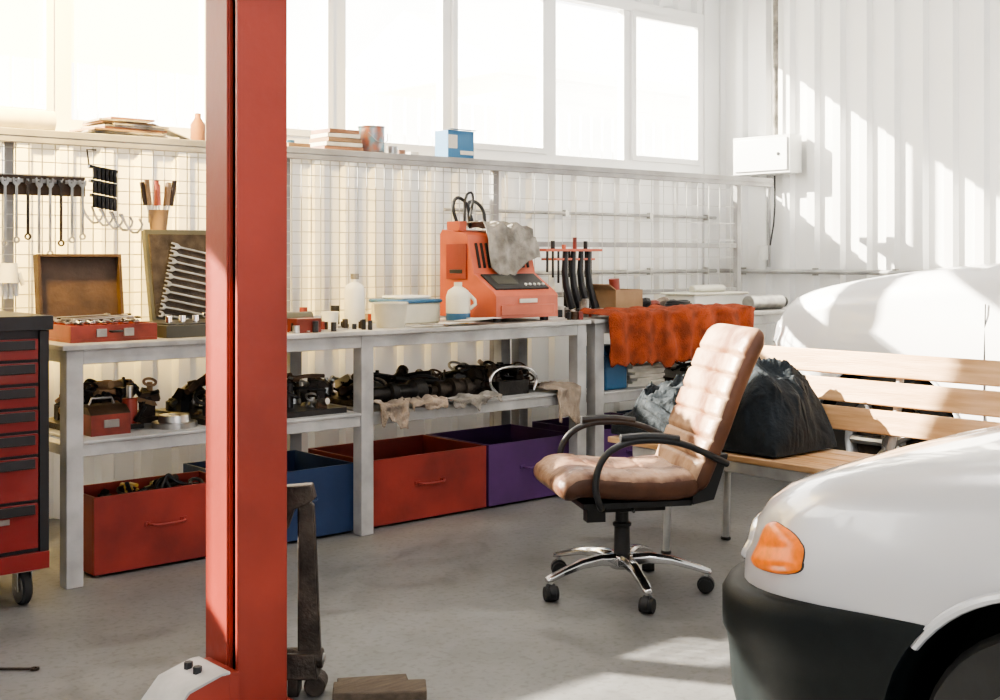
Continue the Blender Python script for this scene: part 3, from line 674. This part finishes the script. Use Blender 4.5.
for i in range(5):
    a=R(89+72*i); c,s_=math.cos(a),math.sin(a)
    pts=[(.03,.118,.028,.022),(.10,.125,.024,.018),(.18,.118,.021,.014),(.25,.10,.018,.012),(.305,.083,.017,.010),(.325,.078,.012,.008)]
    rs=[]
    for r,z,hw,hh in pts:
        rs.append([(r*c-yy*s_,r*s_+yy*c,z+zz) for yy,zz in((hw,-hh),(hw,hh*.3),(hw*.5,hh),(-hw*.5,hh),(-hw,hh*.3),(-hw,-hh))])
    b.ring_loft(rs,'chrome')
b.done(bevel=.003,parent=ch)
b=B('casters')
for i in range(5):
    a=R(89+72*i); c,s_=math.cos(a),math.sin(a); p=Vector((.305*c,.305*s_,0)); t=a+.9+i*.5
    b.cyl(p+Vector((0,0,.045)),p+Vector((0,0,.078)),.008,'steel',seg=8)
    ax=Vector((math.cos(t),math.sin(t),0)); 
    for q in(-1,1):
        p0=p+ax*q*.006+Vector((0,0,.028)); p1=p+ax*q*.024+Vector((0,0,.028))
        b.cyl(p0,p1,.0278,'rubber',r2=.025,seg=20)
    b.cyl(p+ax*-.012+Vector((0,0,.032)),p+ax*.012+Vector((0,0,.032)),.031,'black',seg=16)
b.done(bevel=.001,parent=ch)

# ---------------------------------------------------------------- slatted bench
b=B('slatted_bench'); YA,YE=3.74,1.65
for i,x in enumerate((3.965,4.075,4.185,4.295)): b.b2((x-.05,YE,.425),(x+.05,YA,.45),'wood')
bx=[4.375,4.40,4.425]
for i,z in enumerate((.575,.685,.795)): b.box((bx[i],(3.50+YE)/2,z),(.022,3.50-YE,.095),'wood',rot=(0,.22,0))
for y in(3.42,2.65,1.85):
    b.tube([(3.93,y,0),(3.95,y,.395)],.016,'steelpaint'); b.box((4.15,y,.41),(.42,.035,.03),'steelpaint')
    b.tube([(4.32,y,.0),(4.34,y,.41),(4.40,y,.55),(4.455,y,.84)],.016,'steelpaint',sm=1)
    b.cyl((3.93,y,0),(3.93,y,.012),.022,'black'); b.cyl((4.32,y,0),(4.32,y,.012),.022,'black')
b.b2((3.92,1.8,.38),(3.95,3.6,.425),'steelpaint')
b.done(bevel=.004,smooth=True)

def cloth_heap(b,x0,x1,y0,y1,hf,k,zb=.456,seed=0,nu=150,nv=220):
    def fn(u,v):
        u=(1-math.cos(math.pi*u))/2; v=(1-math.cos(math.pi*v))/2
        x=x0+(x1-x0)*u; y=y0+(y1-y0)*v
        q=Vector((x*7+seed,y*7,seed)); w1=noise.noise(q)*.06; w2=noise.noise(q+Vector((5,9,2)))*.06
        edge=(max(0,1-abs(2*u-1)**3.2)**.42)*(max(0,1-abs(2*v-1)**5)**.42)
        r1=1-abs(noise.noise(Vector((x*7+y*4+w1*14,y*5-x*3,seed+1))))*3.0; r2=1-abs(noise.noise(Vector((x*14-y*9+w2*24,y*8+x*9,seed+4))))*3.0
        r3=1-abs(noise.noise(Vector((x*30+y*12+w1*30,y*24-x*9,seed+7))))*3
        h=hf(u,v)*edge
        z=zb+.004+h*(.88+.12*r1)+edge*(.034*r1+.022*r2+.008*r3)
        ox=(u-.5)*.06*edge; oy=(v-.5)*.05*edge
        fold=.016*r2+.008*r3
        return (min(4.352,x+(w1+fold)*edge+ox),y+(w2+.012*r1+.010*r3)*edge+oy,max(z,zb))
    b.grid(fn,nu,nv,k)
b=B('black_jacket')
def sst(a,c,x):
    t=min(1,max(0,(x-a)/(c-a))); return t*t*(3-2*t)
def hf(u,v):
    prof=.20+.05*sst(0,.10,v)+.08*sst(.08,.22,v)-.14*sst(.34,.58,v)+.02*math.sin(v*17)
    return prof*(.82+.18*math.sin(math.pi*(.15+.7*u)))
cloth_heap(b,3.94,4.35,2.88,3.74,hf,'jacket',seed=6.1)
b.tube([(3.99,3.60,.60),(3.93,3.50,.60),(3.915,3.34,.53),(3.93,3.2,.57),(3.97,3.08,.68)],.024,'jacket',sm=3)
b.done(sharp=180)

# ---------------------------------------------------------------- cars
def car(name,cx,yf,hw,length,paint,sill,bumptop,nose,cowl,wsd,axf,axr,wr,roofz,amber=True,bumper='bumper'):
    root=empty(name,(cx,yf,0))
    def belt(y):
        d=-y
        if d<wsd:
            t=max(0,d)/wsd; return nose+(cowl-nose)*(1-(1-t)**1.8)
        if d>length-.5: return cowl-.03*((d-(length-.5))/.5)
        return cowl+.02
    NA,NSID=14,46
    def outline(h,f0,r0,nf=.62,Lf=.55):
        pts=[]
        for i in range(NA+1):
            a=math.pi/2*i/NA; pts.append((h*max(0,math.sin(a))**nf,f0-Lf+Lf*max(0,math.cos(a))**nf))
        ya=f0-Lf; yb=r0+.35
        for i in range(1,NSID): pts.append((h,ya+(yb-ya)*i/NSID))
        for i in range(NA+1):
            a=math.pi/2*i/NA; pts.append((h*max(0,math.cos(a))**.5,yb-.35*max(0,math.sin(a))**.5))
        return pts
    def ringpts(pts,zf):
        right=[(x,y,zf(x,y)) for x,y in pts]; left=[(-x,y,z) for x,y,z in right[1:-1]][::-1]
        return right+left
    lev=[(0,.05,-.04),(.06,.012,-.01),(.25,0,0),(.5,0,0),(.68,.004,-.004),(.74,.016,-.016),(.84,.022,-.026),(.92,.040,-.050),(.975,.068,-.088),(1.0,.105,-.14)]
    rings=[]
    for f,ins,fy in lev:
        pts=outline(hw-ins,fy,-length-fy)
        rings.append(ringpts(pts,lambda x,y,f=f:sill+f*(belt(y)-sill)))
    crown=[(.22,.012,-.19),(.38,.022,-.25),(.58,.03,-.32)]
    for ins,dz,fy in crown:
        pts=outline(hw-ins,fy,-length-fy)
        rings.append(ringpts(pts,lambda x,y,dz=dz:belt(y)+dz))
    M['paint_'+name]=M[paint]
    b=B('body'); vr=[[b.v(p) for p in r] for r in rings]; n=len(vr[0])
    for i in range(len(vr)-1):
        for j in range(n): b.f([vr[i][j],vr[i][(j+1)%n],vr[i+1][(j+1)%n],vr[i+1][j]],'paint_'+name)
    top=vr[-1]; m=n//2
    for j in range(m):
        r0_,r1_=top[j],top[j+1]; l0=top[(n-j)%n]; l1=top[n-j-1]
        vs=[]
        for q in(r0_,r1_,l1,l0):
            if q not in vs: vs.append(q)
        if len(vs)>=3: b.f(vs,'paint_'+name)
    b.f(vr[0],'bumper')
    body=b.done(sharp=50,parent=root)
    b=B('front_bumper')
    prof=[(-.03,sill-.02),(.012,sill-.015),(.026,sill+.04),(.032,bumptop-.15),(.036,bumptop-.12),(.046,bumptop-.10),(.046,bumptop-.03),(.034,bumptop-.008),(.012,bumptop),(-.03,bumptop)]
    fpt=outline(hw,0,-length)
    yend=-(axf-wr+.06)
    pts=[p for p in fpt if p[1]>yend+.02]; pts.append((hw,yend))
    path=[(-x,y) for x,y in pts[::-1]]+pts[1:]
    rs=[]
    for i,(x,y) in enumerate(path):
        a=Vector(path[max(0,i-1)]); c=Vector(path[min(len(path)-1,i+1)]); d=(c-a).normalized(); nr=Vector((-d.y,d.x))
        if nr.dot(Vector((x,y+.6)))<0: nr=-nr
        fr=min(1,max(.30,(y+.62)/.3)) 
        rs.append([(x+nr.x*o*(fr if o>0 else 1),y+nr.y*o*(fr if o>0 else 1),z+(.0 if z<bumptop-.16 else .035*min(1,max(0,-y/.6)))) for o,z in prof])
    b.ring_loft(rs,bumper)
    fb=b.done(sharp=40,parent=root)
    cb=B('cutter')
    for ay in(axf,axr):
        for sg in(-1,1):
            cb.cyl((sg*(hw-.24),-ay,wr+.01),(sg*(hw+.2),-ay,wr+.01),wr+.055,'bumper',seg=56)
    cut=cb.done(); cut.parent=root
    bpy.context.view_layer.update()
    for ob in(body,fb):
        md=ob.modifiers.new('arch','BOOLEAN'); md.object=cut; md.operation='DIFFERENCE'; md.solver='EXACT'
        dg=bpy.context.evaluated_depsgraph_get(); nm=bpy.data.meshes.new_from_object(ob.evaluated_get(dg))
        ob.modifiers.clear(); ob.data=nm
        nm.polygons.foreach_set('use_smooth',[True]*len(nm.polygons)); nm.set_sharp_from_angle(angle=R(45))
    bpy.data.objects.remove(cut)
    b=B('arch_trim')
    for ay in(axf,axr):
        for sg in(-1,1):
            a0=.62 if (ay==axf) else -.09
            b.tube([(sg*(hw+.0),-ay+(wr+.052)*math.cos(t),wr+.01+(wr+.052)*math.sin(t)) for t in [a0+(3.2-a0)*(i/28) for i in range(29)]],.010,'paint_'+name,seg=8)
    b.b2((-hw+.03,-length-.05,sill),(hw-.03,-length+.06,bumptop),bumper)
    b.b2((-hw+.26,-length+.05,sill-.04),(hw-.26,-.3,sill+.03),'black')
    b.done(parent=root)
    def shell(a,z,off):
        pts=outline(hw,0,-length)
        i0=int(a); f=a-i0; p=Vector(pts[i0]).lerp(Vector(pts[i0+1]),f)
        d=(Vector(pts[i0+1])-Vector(pts[i0])).normalized(); nr=Vector((-d.y,d.x))
        if nr.dot(Vector((p.x,p.y+.6)))<0: nr=-nr
        bz=belt(p.y); ff=(z-sill)/(bz-sill); ins=0;fy=0
        for (f0,i_0,y_0),(f1,i_1,y_1) in zip(lev,lev[1:]):
            if f0<=ff<=f1: tt=(ff-f0)/(f1-f0); ins=i_0+(i_1-i_0)*tt; fy=y_0+(y_1-y_0)*tt
        q=Vector(((p.x/hw)*(hw-ins),p.y+fy)) ; q+=nr*off
        return q
    def lamp(nm,a0,a1,z0,z1,k,sq=.7,dome=.012,rim=None,skew=0):
        b=B(nm)
        for sg in(-1,1):
            for (kk,gr,base,dm) in(((rim,1.06,.001,.004),) if rim else ())+((k,1,.005,dome),):
                def fn(u,v):
                    th=2*math.pi*u; r=v
                    ux=math.copysign(abs(math.cos(th))**sq,math.cos(th))*r*gr; uz=math.copysign(abs(math.sin(th))**sq,math.sin(th))*r*gr
                    a=(a0+a1)/2+(a1-a0)/2*(ux*(1-.22*skew*uz)); z=(z0+z1)/2+(z1-z0)/2*(uz*(1-.25*skew*ux))
                    q=shell(a,z,base+dm*(1-r**4)-.012*(r>.98)); return (sg*q.x,q.y,z)
                b.grid(fn,40,10,kk)
        b.done(parent=root,sharp=60)
    if amber:
        lamp('turn_indicator',9.25,12.4,bumptop+.055,bumptop+.158,'amber',.72,.012,'black',.8)
        lamp('headlight',2.6,7.4,bumptop+.02,bumptop+.14,'lampglass',.6)
    else:
        lamp('headlight',3.5,9.0,nose-.19,nose-.06,'lampglass',.6)
    b=B('grille'); 
    for i in range(5): b.box((0,-.012,bumptop+.03+i*.022),(.55,.03,.008),'black')
    b.done(parent=root)
    y0,y1=-wsd,-(length-.35); zb=cowl-.02
    def gring(h,a,c,z): 
        pts=[]
        for i in range(9):
            t=math.pi/2*i/8; pts.append((h*math.sin(t)**.6,a-.22+.22*math.cos(t)**.6))
        for i in range(1,8): pts.append((h,a-.22+(c+.2-(a-.22))*i/8))
        for i in range(9):
            t=math.pi/2*i/8; pts.append((h*math.cos(t)**.6 if i<8 else 0,c+.2-.2*math.sin(t)**.6))
        return [(x,y,z) for x,y in pts]+[(-x,y,z) for x,y in pts[1:-1]][::-1]
    b=B('greenhouse')
    G=[(hw-.10,y0,y1,zb),(hw-.13,y0-.10,y1+.04,zb+.08),(hw-.22,y0-.58,y1+.22,roofz-.09),(hw-.24,y0-.66,y1+.26,roofz-.05),(hw-.32,y0-.78,y1+.34,roofz-.01),(hw-.5,y0-.95,y1+.5,roofz)]
    b.ring_loft([gring(*g) for g in G],'glass',ks=['glass','glass','paint_'+name,'paint_'+name,'paint_'+name,'paint_'+name])
    for sg in(-1,1):
        b.tube([(sg*(hw-.105),y0-.16,zb+.02),(sg*(hw-.16),y0-.40,zb+.25),(sg*(hw-.235),y0-.72,roofz-.08)],.03,'paint_'+name)
        for yy in(-1.0-wsd,-2.0-wsd):
            if yy>y1: b.tube([(sg*(hw-.10),yy,zb),(sg*(hw-.225),yy-.02,roofz-.08)],.03,'black')
        b.box((sg*(hw+.05),y0-.28,cowl+.07),(.16,.07,.11),'paint_'+name)
    b.done(parent=root,bevel=.006)
    b=B('seams')
    for sg in(-1,1):
        for yy in(-wsd-.03,-wsd-1.05):
            b.tube([(sg*(hw+.0015),yy,sill+.08),(sg*(hw+.0015),yy,sill+.5*(cowl-sill)),(sg*(hw-.012),yy,sill+.80*(cowl+.02-sill))],.0028,'black',seg=6)
        b.box((sg*(hw+.012),-(axf+axr)/2,.5*(sill+cowl)-.02),(.024,axr-axf-2*wr-.2,.06),'bumper')
        b.box((sg*(hw+.01),-wsd-.8,cowl-.12),(.02,.16,.03),'black')
    b.done(parent=root)
    b=B('wheels')
    for ay in(axf,axr):
        for sg in(-1,1):
            X=sg*(hw-.115)
            pr=[(.0,-.09),(wr*.62,-.09),(wr*.66,-.095),(wr*.93,-.095),(wr,-.075),(wr,.075),(wr*.95,.095),(wr*.68,.098),(wr*.64,.085),(wr*.60,.04),(wr*.2,.045),(wr*.17,.065),(0,.065)]
            pr=[(r,h*sg) for r,h in pr]
            b.lathe((X,-ay,wr),pr,'rubber','X',seg=40,ks=['iron','iron','rubber','rubber','rubber','rubber','rubber','steel','steel','iron','steel','steel'])
            for i in range(7):
                a=2*math.pi*i/7; c,s_=math.cos(a),math.sin(a)
                p=Vector((X+sg*.062,-ay,wr)); u=Vector((0,c,s_))
                b.tube([p+u*wr*.12,p+u*wr*.4+Vector((sg*.008,0,0)),p+u*wr*.63],.02,'steel',seg=8)
    b.done(parent=root,sharp=40)
    return root
car('parked_car',2.91,1.85,.80,4.0,'carsilver',.25,.515,.68,.89,1.15,.90,3.3,.295,1.42)
car('white_car',6.08,4.08,.82,4.3,'carwhite',.32,.56,.96,1.17,1.32,.86,3.5,.34,1.72,amber=False,bumper='paint_white_car')

# ---------------------------------------------------------------- added ceiling fill lights with made-up housings
for i,(x,y) in enumerate([(1.5,.5),(4.5,.5),(1.5,3.2),(4.5,3.2)]):
    b=B('fill_light_housing'); b.b2((x-.7,y-.08,HC-.09),(x+.7,y+.08,HC-.03),'frame'); b.cyl((x-.5,y,HC-.03),(x-.5,y,HC),.01,'steel'); b.cyl((x+.5,y,HC-.03),(x+.5,y,HC),.01,'steel'); b.done(bevel=.01)
    l=bpy.data.lights.new('fill_light','AREA'); l.shape='RECTANGLE'; l.size=1.3; l.size_y=.14; l.energy=16; l.color=(1,.97,.92)
    o=bpy.data.objects.new('fill_light',l); o.location=(x,y,HC-.1); S.collection.objects.link(o)
# added warm fill in a made-up pendant, tints the wall left of the bench
lx,ly,lz=1.3,4.55,3.1
b=B('warm_fill_housing'); b.cyl((lx,ly,lz+.16),(lx,ly,HC),.006,'black'); b.lathe((lx,ly,lz),[(.16,0),(.15,.03),(.06,.12),(.03,.16),(.025,.15),(.05,.11),(.14,.025),(.155,0)],'casedark'); b.lathe((lx,ly,lz),[(0,.02),(.03,.03),(.035,.06),(.02,.10),(0,.11)],'fill_bulb'); b.done()
l=bpy.data.lights.new('warm_fill_light','SPOT'); l.energy=1500; l.color=(1,.66,.16); l.spot_size=R(100); l.spot_blend=1; l.shadow_soft_size=.12
o=bpy.data.objects.new('warm_fill_light',l); o.location=(lx,ly,lz-.02); o.rotation_euler=Vector((.50,.85,-.75)).to_track_quat('-Z','Y').to_euler(); S.collection.objects.link(o)

# ---------------------------------------------------------------- light
w=bpy.data.worlds.new('World'); S.world=w; w.use_nodes=True; bg=w.node_tree.nodes['Background']
bg.inputs[0].default_value=(.95,.97,1,1); bg.inputs[1].default_value=2.7
l=bpy.data.lights.new('sun','SUN'); l.energy=27; l.color=(1,.92,.77); l.angle=R(.6)
o=bpy.data.objects.new('sun',l); d=Vector((.6,-1,-.6)); o.rotation_euler=d.to_track_quat('-Z','Y').to_euler(); o.location=(-5,12,10); S.collection.objects.link(o)

# ---------------------------------------------------------------- camera
cd=bpy.data.cameras.new('camera'); cam=bpy.data.objects.new('camera',cd); S.collection.objects.link(cam)
cam.location=(0,0,1.233); cam.rotation_euler=(R(90),0,R(-41.4)); cd.sensor_width=36; cd.lens=45; cd.shift_y=-.095; cd.clip_start=.05
S.camera=cam
S.view_settings.view_transform='AgX'; S.view_settings.look='AgX - Medium High Contrast'; S.view_settings.exposure=1.08
